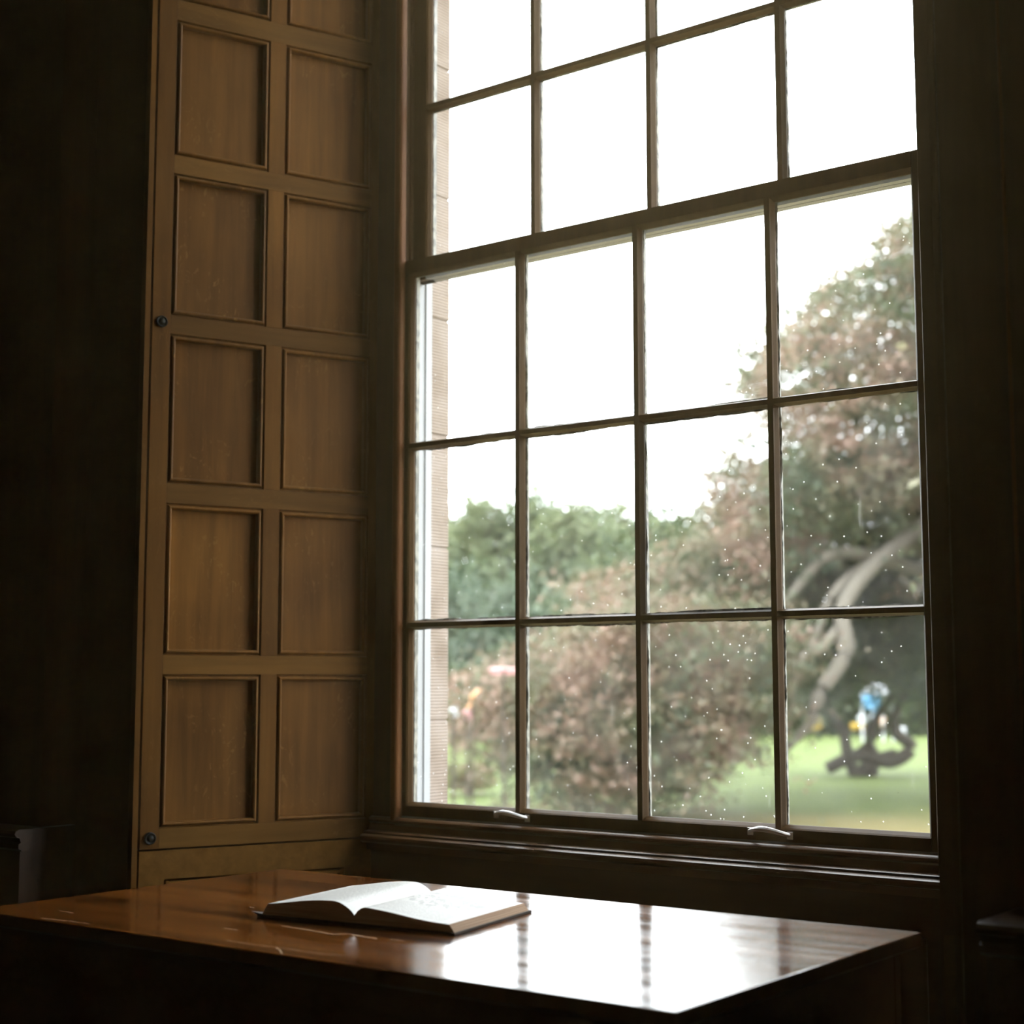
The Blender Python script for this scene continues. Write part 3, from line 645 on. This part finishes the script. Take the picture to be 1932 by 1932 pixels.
def leaves(centres, axes, n_each, spread, size, name, material, parent, droop=0.0):
    """sprays of leaves: each spray an elongated cloud of small folded leaves along its twig axis. coordinates are eye based"""
    C = np.repeat(np.asarray(centres, float), n_each, 0); A = np.repeat(np.asarray(axes, float), n_each, 0); N = len(C)
    S = np.asarray(spread, float)
    if S.ndim == 2: S = np.repeat(S, n_each, 0)
    t = rng.normal(size=(N, 1)) * 0.5
    P = C + A * t * S[..., 0:1] + rng.normal(size=(N, 3)) * 0.5 * np.concatenate([S[..., 1:2] * np.ones((N, 1)), S[..., 1:2] * np.ones((N, 1)), S[..., 2:3] * np.ones((N, 1))], 1)
    P[:, 2] -= droop * np.abs(t[:, 0]) * S[..., 0]
    P[:, 2] = np.maximum(P[:, 2], GZ + 0.06)
    d = rng.normal(size=(N, 3)); d[:, 2] *= 0.6; d /= np.linalg.norm(d, axis=1, keepdims=True)
    e = np.cross(d, rng.normal(size=(N, 3))); e /= np.linalg.norm(e, axis=1, keepdims=True)
    s = size * rng.uniform(0.6, 1.3, (N, 1)); nn = np.cross(d, e)
    V = np.stack([P - d * s * .5, P + e * s * .30 + nn * s * .06, P + d * s * .5, P - e * s * .30 + nn * s * .06], 1).reshape(-1, 3)
    PL = root_loc(parent); V[:, 0] -= PL[0]; V[:, 1] -= PL[1]; V[:, 2] += H - PL[2]
    me = bpy.data.meshes.new(name); me.vertices.add(4 * N); me.vertices.foreach_set('co', V.ravel())
    me.loops.add(4 * N); me.loops.foreach_set('vertex_index', np.arange(4 * N, dtype=np.int32)); me.polygons.add(N)
    me.polygons.foreach_set('loop_start', np.arange(0, 4 * N, 4, dtype=np.int32)); me.update(); me.materials.append(material)
    o = bpy.data.objects.new(name, me); COL.objects.link(o); o.parent = parent
    return o
def bez(P, n=40):
    """smooth curve through points"""
    P = [Vector(q) for q in P]; P = [P[0] * 2 - P[1]] + P + [P[-1] * 2 - P[-2]]; o = []
    for i in range(1, len(P) - 2):
        for k in range(n // (len(P) - 3)):
            t = k / (n // (len(P) - 3)); a, b, c, d = P[i - 1:i + 3]
            o.append(0.5 * ((2 * b) + (c - a) * t + (2 * a - 5 * b + 4 * c - d) * t * t + (3 * b - a - 3 * c + d) * t ** 3))
    return o + [P[-2]]
def limb(pp, rad, d):
    pts = bez([at(px, py, dd) for (px, py), dd in zip(pp, d if isinstance(d, (list, tuple)) else [d] * len(pp))]); n = len(pts)
    rr = [rad[0] + (rad[-1] - rad[0]) * i / (n - 1) for i in range(n)] if len(rad) == 2 else [np.interp(i / (n - 1), np.linspace(0, 1, len(rad)), rad) for i in range(n)]
    return MB().tube(pts, [float(x) for x in rr], 12)
barkp = wood('pale_grey_beech_bark', (0.095, 0.083, 0.064), (0.19, 0.168, 0.135), 'Z', 0.8, 0.0, scale=0.15, bump=0.3)
barkd = wood('dark_wet_bark', (0.018, 0.014, 0.009), (0.05, 0.038, 0.024), 'Z', 0.85, 0.0, scale=0.15, bump=0.3)

# ---- copper beech with sweeping boughs, right of the view
BD = 27.0
def inpoly(x, y, P):
    c = False; j = len(P) - 1
    for i in range(len(P)):
        if (P[i][1] > y) != (P[j][1] > y) and x < (P[j][0] - P[i][0]) * (y - P[i][1]) / (P[j][1] - P[i][1]) + P[i][0]: c = not c
        j = i
    return c
g0 = at(1850, 1500, BD); g0 = Vector((g0.x, g0.y, GZ))
beech = tag(empty('copper_beech', g0), 'big copper beech with brown-purple leaves and pale sweeping boughs, right half of the window', 'tree')
MB().tube(bez([(g0.x, g0.y, GZ - 0.1), (g0.x + 0.1, g0.y, GZ + 2), (g0.x - 0.2, g0.y, 2.4), (g0.x + 0.2, g0.y, 6.5)]), [0.55 - 0.011 * i for i in range(40)], 14).build('trunk', barkp, beech, smooth=True)
for pp, rad, dd in (
    ([(1850, 900), (1720, 1010), (1645, 1070), (1590, 1150), (1596, 1230), (1545, 1310), (1528, 1365), (1470, 1425)], (0.16, 0.15, 0.12, 0.13, 0.125, 0.11, 0.08, 0.05), [27, 26, 25.2, 24.6, 24.3, 24, 24, 24]),
    ([(1800, 1000), (1650, 1060), (1575, 1120), (1535, 1210), (1500, 1275), (1490, 1345)], (0.12, 0.05), [27, 26, 25, 24.8, 24.6, 24.6]),
    ([(1590, 1180), (1545, 1225), (1470, 1265), (1420, 1310), (1385, 1365)], (0.10, 0.04), [24.6, 24.5, 24.4, 24.4, 24.4]),
    ([(1780, 1090), (1640, 1048), (1560, 1050), (1515, 1095), (1478, 1140), (1440, 1170)], (0.13, 0.05), [27, 26, 25.5, 25.3, 25.2, 25.2]),
    ([(1860, 1120), (1780, 1090), (1730, 1110), (1700, 1090)], (0.10, 0.04), [27, 26, 26, 26])):
    limb(pp, rad, dd).build('bough', barkp, beech, smooth=True)['label'] = 'pale grey sweeping bough'
crown = [(1655, 425), (1700, 430), (1760, 380), (1900, 300), (1960, 700), (1960, 1120), (1800, 1090), (1700, 1000), (1600, 960), (1510, 1010), (1470, 1090), (1340, 1180), (1160, 1180), (1080, 1150), (1120, 1070), (1230, 1050),
         (1310, 1000), (1345, 960), (1350, 900), (1385, 855), (1450, 870), (1425, 760), (1400, 655), (1450, 610), (1500, 580), (1570, 520), (1630, 500)]
low = [(850, 1235), (960, 1250), (1000, 1210), (1060, 1180), (1200, 1130), (1300, 1130), (1450, 1150), (1470, 1200), (1440, 1330), (1400, 1420), (1350, 1450), (1240, 1495), (1090, 1505), (1010, 1475), (930, 1405), (880, 1340), (850, 1290)]
ups = [(1470, 1080), (1600, 1010), (1760, 1120), (1760, 1300), (1700, 1250), (1600, 1250), (1540, 1280), (1480, 1290)]
def spray_cloud(poly_, n, d0, d1):
    cs_ = []; ax = []; x0, x1 = min(p[0] for p in poly_), max(p[0] for p in poly_); y0, y1 = min(p[1] for p in poly_), max(p[1] for p in poly_)
    while len(cs_) < n:
        x, y = R0.uniform(x0, x1), R0.uniform(y0, y1)
        if not inpoly(x, y, poly_): continue
        d = R0.uniform(d0, d1); cs_.append(at(x, y, d)[:])
        a = r_ * (-1 if R0.random() < 0.8 else 1) * R0.uniform(0.5, 1) + Vector((0, 0, R0.uniform(-0.75, 0.05))) + Vector((R0.uniform(-.3, .3), R0.uniform(-.3, .3), 0)); ax.append(a.normalized()[:])
    return cs_, ax
purple = leaf_mat('copper_beech_leaves', [(0.026, 0.048, 0.022), (0.058, 0.084, 0.036), (0.150, 0.128, 0.076), (0.25, 0.155, 0.118), (0.085, 0.105, 0.044)], 0.3, 0.6)
green2 = leaf_mat('shaded_green_beech_leaves', [(0.012, 0.028, 0.012), (0.026, 0.048, 0.019), (0.052, 0.075, 0.026), (0.085, 0.068, 0.042)], 0.3, 0.6)  # second, darker colour of the beech leaves, with shade put into the green
c1, a1 = spray_cloud(crown, 560, 24.5, 29.5); leaves(c1, a1, 130, (0.85, 0.22, 0.17), 0.11, 'foliage', purple, beech, 0.25)['label'] = 'brown-purple leaves of the crown'
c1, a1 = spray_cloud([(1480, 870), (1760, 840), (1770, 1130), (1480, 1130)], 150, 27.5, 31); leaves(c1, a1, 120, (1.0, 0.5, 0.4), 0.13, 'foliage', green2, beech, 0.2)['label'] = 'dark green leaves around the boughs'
c1, a1 = spray_cloud([(1960, 200), (2700, 150), (2700, 1120), (1960, 1120)], 420, 15, 31); leaves(c1, a1, 110, (1.0, 0.55, 0.4), 0.17, 'foliage', purple, beech, 0.2)['label'] = 'unseen crown foliage added on the right to shade the lawn'  # out-of-view sprays added so that the crown shades the lawn
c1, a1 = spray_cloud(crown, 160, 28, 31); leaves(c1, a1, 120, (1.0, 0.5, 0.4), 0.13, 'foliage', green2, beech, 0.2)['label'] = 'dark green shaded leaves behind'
c1, a1 = spray_cloud(low, 520, 21.5, 26); leaves(c1, a1, 130, (0.85, 0.20, 0.12), 0.09, 'foliage', purple, beech, 0.35)['label'] = 'brown-purple leaves on the low sweeping boughs'
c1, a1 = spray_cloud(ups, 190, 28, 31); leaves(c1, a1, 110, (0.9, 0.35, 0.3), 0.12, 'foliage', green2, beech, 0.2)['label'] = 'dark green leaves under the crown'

# ---- dark many-stemmed tree on the bright lawn behind
DD = 33.0
g1 = at(1640, 1465, DD); g1 = Vector((g1.x, g1.y, GZ))
dk = tag(empty('twisted_tree', g1), 'low dark tree with several twisted stems, seen under the beech boughs', 'tree')
for pp, rad in (([(1620, 1480), (1600, 1425), (1590, 1380), (1560, 1335), (1552, 1290)], (0.14, 0.09)), ([(1560, 1450), (1620, 1425), (1680, 1437), (1720, 1410), (1690, 1380), (1695, 1330), (1730, 1280)], (0.13, 0.15, 0.15, 0.13, 0.10, 0.08)),
                ([(1640, 1480), (1650, 1430), (1640, 1395), (1660, 1345), (1700, 1290)], (0.13, 0.07)), ([(1590, 1440), (1640, 1400), (1690, 1355)], (0.07, 0.04)), ([(1600, 1490), (1640, 1440), (1690, 1420)], (0.15, 0.10))):
    limb(pp, rad, DD).build('stem', barkd, dk, smooth=True)
darkg = leaf_mat('dark_shrub_leaves', [(0.014, 0.030, 0.012), (0.030, 0.052, 0.019), (0.060, 0.085, 0.028), (0.075, 0.075, 0.035)], 0.25, 0.5)
c1, a1 = spray_cloud([(1500, 1180), (1800, 1180), (1800, 1340), (1735, 1310), (1700, 1255), (1615, 1255), (1600, 1330), (1560, 1335), (1500, 1290)], 130, 32.5, 35); leaves(c1, a1, 100, (0.9, 0.35, 0.3), 0.13, 'foliage', darkg, dk, 0.2)

# ---- the far wood: separate broadleaf trees
def blob_tree(px, py_top, wpx, d, mt, label, name='broadleaf_tree', n=150, grp='trees of the far wood', hue=0, base=None):
    top = at(px, py_top, d); h = top.z - GZ; rad = wpx / F * d; e = tag(empty(name, (top.x, top.y, GZ)), label, 'tree', grp)
    MB().tube([(top.x, top.y, GZ - 0.1), (top.x + 0.1, top.y, GZ + h * 0.3), (top.x, top.y, GZ + h * 0.75)], [0.35, 0.28, 0.10], 10).build('trunk', barkd, e, smooth=True)
    cs_, ax = [], []
    for i in range(n):
        u = Vector((R0.gauss(0, 1), R0.gauss(0, 1), R0.gauss(0, 1))).normalized() * R0.uniform(0.55, 1.0) ** 0.5
        p_ = Vector((top.x + u.x * rad, top.y + u.y * rad, GZ + h * 0.54 + u.z * h * 0.46)); cs_.append(p_[:]); ax.append(Vector((u.x, u.y, R0.uniform(-.5, .3))).normalized()[:])
    sc = d / 70
    leaves(cs_, ax, 95, (1.9 * sc, 0.9 * sc, 0.6 * sc), 0.30 * sc, 'foliage', mt, e, 0.2)
    return e
woodg = leaf_mat('pale_green_leaves', [(0.055, 0.085, 0.042), (0.085, 0.115, 0.052), (0.125, 0.148, 0.064), (0.155, 0.17, 0.07)], 0.3, 0.22)  # paler, greyer green of the far wood
woodt = leaf_mat('bluish_green_leaves', [(0.036, 0.060, 0.036), (0.058, 0.085, 0.046), (0.09, 0.115, 0.058)], 0.3, 0.22)
spec = [(800, 935, 95, 74, woodg, 'green tree at the left end of the far wood, beside the stone jamb'), (905, 932, 80, 70, woodg, 'round green tree of the far wood rising just right of the stone jamb'),
        (1005, 932, 85, 72, woodt, 'bluish green tree in the far wood just right of the first glazing bar'), (1085, 938, 75, 68, woodg, 'rounded green tree standing highest in the middle of the far wood'),
        (1160, 955, 70, 73, woodg, 'green tree in the far wood left of the second glazing bar'), (1235, 962, 55, 76, woodt, 'green treetop just right of the second glazing bar'),
        (1300, 1003, 60, 70, woodg, 'lower yellow-green tree where the far wood meets the beech'), (1390, 940, 70, 72, woodg, 'green tree half hidden behind the left edge of the beech'),
        (870, 1095, 90, 58, woodt, 'darker lower tree in front of the far wood at the left'), (985, 1110, 95, 55, woodt, 'dark bushy tree in front of the far wood, behind the beech sprays'),
        (1120, 1120, 95, 57, woodt, 'dark bushy tree behind the middle of the beech boughs')]
for a in spec: blob_tree(*a)
for px, pt, wd, d_, lb in ((1480, 1150, 110, 60, 'dark green tree far behind the pale boughs'), (1620, 1170, 110, 62, 'dark green tree behind the twisted stems'), (1760, 1150, 110, 60, 'dark green tree at the far right behind the beech')):
    blob_tree(px, pt, wd, d_, darkg, lb, grp='trees behind the bright lawn')

# ---- bushes at the left foot of the beech
def bush(px, py, wpx, hm, d, mt, label):
    b_ = at(px, py, d); e = tag(empty('garden_bush', (b_.x, b_.y, GZ)), label, 'bush', 'small bushes on the lawn'); rad = wpx / F * d; cs_, ax = [], []
    for i in range(40):
        u = Vector((R0.gauss(0, 1), R0.gauss(0, 1), abs(R0.gauss(0, 1)))).normalized() * R0.uniform(0.5, 1)
        cs_.append((b_.x + u.x * rad, b_.y + u.y * rad, GZ + u.z * hm)); ax.append(Vector((u.x, u.y, 0.5)).normalized()[:])
    leaves(cs_, ax, 70, (0.35, 0.16, 0.12), 0.09, 'foliage', mt, e); MB().tube([(b_.x, b_.y, GZ - 0.05), (b_.x, b_.y, GZ + hm * 0.6)], [0.05, 0.02], 8).build('stem', barkd, e)
yel = leaf_mat('yellowish_bush_leaves', [(0.07, 0.09, 0.02), (0.12, 0.125, 0.035), (0.13, 0.085, 0.035)], 0.3, 0.9)
bush(885, 1400, 34, 0.45, 29, yel, 'yellow-green bush at the left foot of the beech')
bush(1130, 1390, 26, 0.5, 30, yel, 'small bright green bush glimpsed through the beech sprays')

# ---- things standing far off on the lawn, out of focus
def cloth_m(nm, c): return simple(nm, c, 0.7)
mw, mb_, my, mo, mp_, mred = cloth_m('white_canvas', (0.45, 0.46, 0.48)), cloth_m('blue_canvas', (0.06, 0.20, 0.34)), cloth_m('yellow_cloth', (0.40, 0.26, 0.03)), cloth_m('orange_cloth', (0.48, 0.26, 0.13)), cloth_m('pink_cloth', (0.45, 0.24, 0.24)), cloth_m('pale_pink_cloth', (0.48, 0.36, 0.32))
def marquee(px, py, d, wpx, hpx, label, top_m, wall_m):
    c = at(px, py, d); sc = d / F; w2 = wpx * sc / 2; h = hpx * sc; e = tag(empty('marquee', (c.x, c.y, GZ)), label, 'tent')
    z1 = c.z
    MB().add([(c.x - w2, c.y - w2, z1), (c.x + w2, c.y - w2, z1), (c.x + w2, c.y + w2, z1), (c.x - w2, c.y + w2, z1), (c.x, c.y, z1 + h)], [(0, 1, 4), (1, 2, 4), (2, 3, 4), (3, 0, 4), (0, 3, 2, 1)]).build('canopy', top_m, e)
    MB().box(c.x - w2 * .98, c.x + w2 * .98, c.y - w2 * .98, c.y - w2 * .96, z1 - h * .9, z1).build('side_curtain', wall_m, e)
    for sx in (-1, 1):
        for sy in (-1, 1): MB().tube([(c.x + sx * w2 * .95, c.y + sy * w2 * .95, GZ), (c.x + sx * w2 * .95, c.y + sy * w2 * .95, z1)], 0.03, 6).build('pole', mw, e)
marquee(1654, 1308, 50, 44, 30, 'white and blue canopy far off behind the twisted stems', mw, mb_)
def post_sign(px, py, d, wpx, hpx, m_, label, nm='banner', cat='banner', tilt=0.0):
    c = at(px, py, d); sc = d / F; w2 = wpx * sc / 2; h2 = hpx * sc / 2; e = tag(empty(nm, (c.x, c.y, GZ)), label, cat)
    vs = []
    for k in range(9):
        t = k / 8; z = c.z - h2 + 2 * h2 * t; o = r_ * (tilt * (t - .5) * 2 * h2); wv = 0.04 * math.sin(t * 7)
        for s_ in (-1, 1): vs.append((c.x + o.x + s_ * w2 * r_.x, c.y + o.y + s_ * w2 * r_.y + wv, z)); 
    f_ = [(2 * k, 2 * k + 1, 2 * k + 3, 2 * k + 2) for k in range(8)]
    o_ = MB().add(vs, f_).build('cloth', m_, e, smooth=True); md = o_.modifiers.new('thickness', 'SOLIDIFY'); md.thickness = 0.02
    MB().tube([(c.x, c.y, GZ - 0.02), (c.x, c.y, c.z + h2 * 0.9)], 0.018, 6).build('pole', barkd, e)
post_sign(892, 1318, 20.9, 9, 34, mo, 'orange cloth leaning beside the left edge of the beech', tilt=0.55)
post_sign(882, 1347, 20.8, 10, 16, mp_, 'pink cloth below the orange one, left edge of the beech')
post_sign(856, 1343, 20.7, 10, 16, mw, 'white cloth seen right beside the stone jamb')

post_sign(950, 1265, 20.9, 52, 11, mp_, 'long pale pink cloth strip left of the first glazing bar, low in the window')
for px, py, w_, h_, m_, lb in ((1473, 1352, 11, 14, mw, 'small white board far off left of the twisted stems'), (1541, 1366, 17, 17, my, 'small yellow board far off just left of the twisted stems'), (1618, 1370, 26, 11, my, 'wide low yellow board far off between the twisted stems'),
                          (1626, 1356, 16, 14, mw, 'small white board above the low yellow one, between the twisted stems'), (1650, 1340, 18, 18, mb_, 'pale blue board under the white canopy'), (1666, 1366, 9, 24, mo, 'narrow upright orange board between the twisted stems'),
                          (1700, 1378, 18, 12, mw, 'small white board far off right of the twisted stems')):
    post_sign(px, py, 50 + R0.random(), w_, h_, m_, lb, 'board_sign', 'sign')
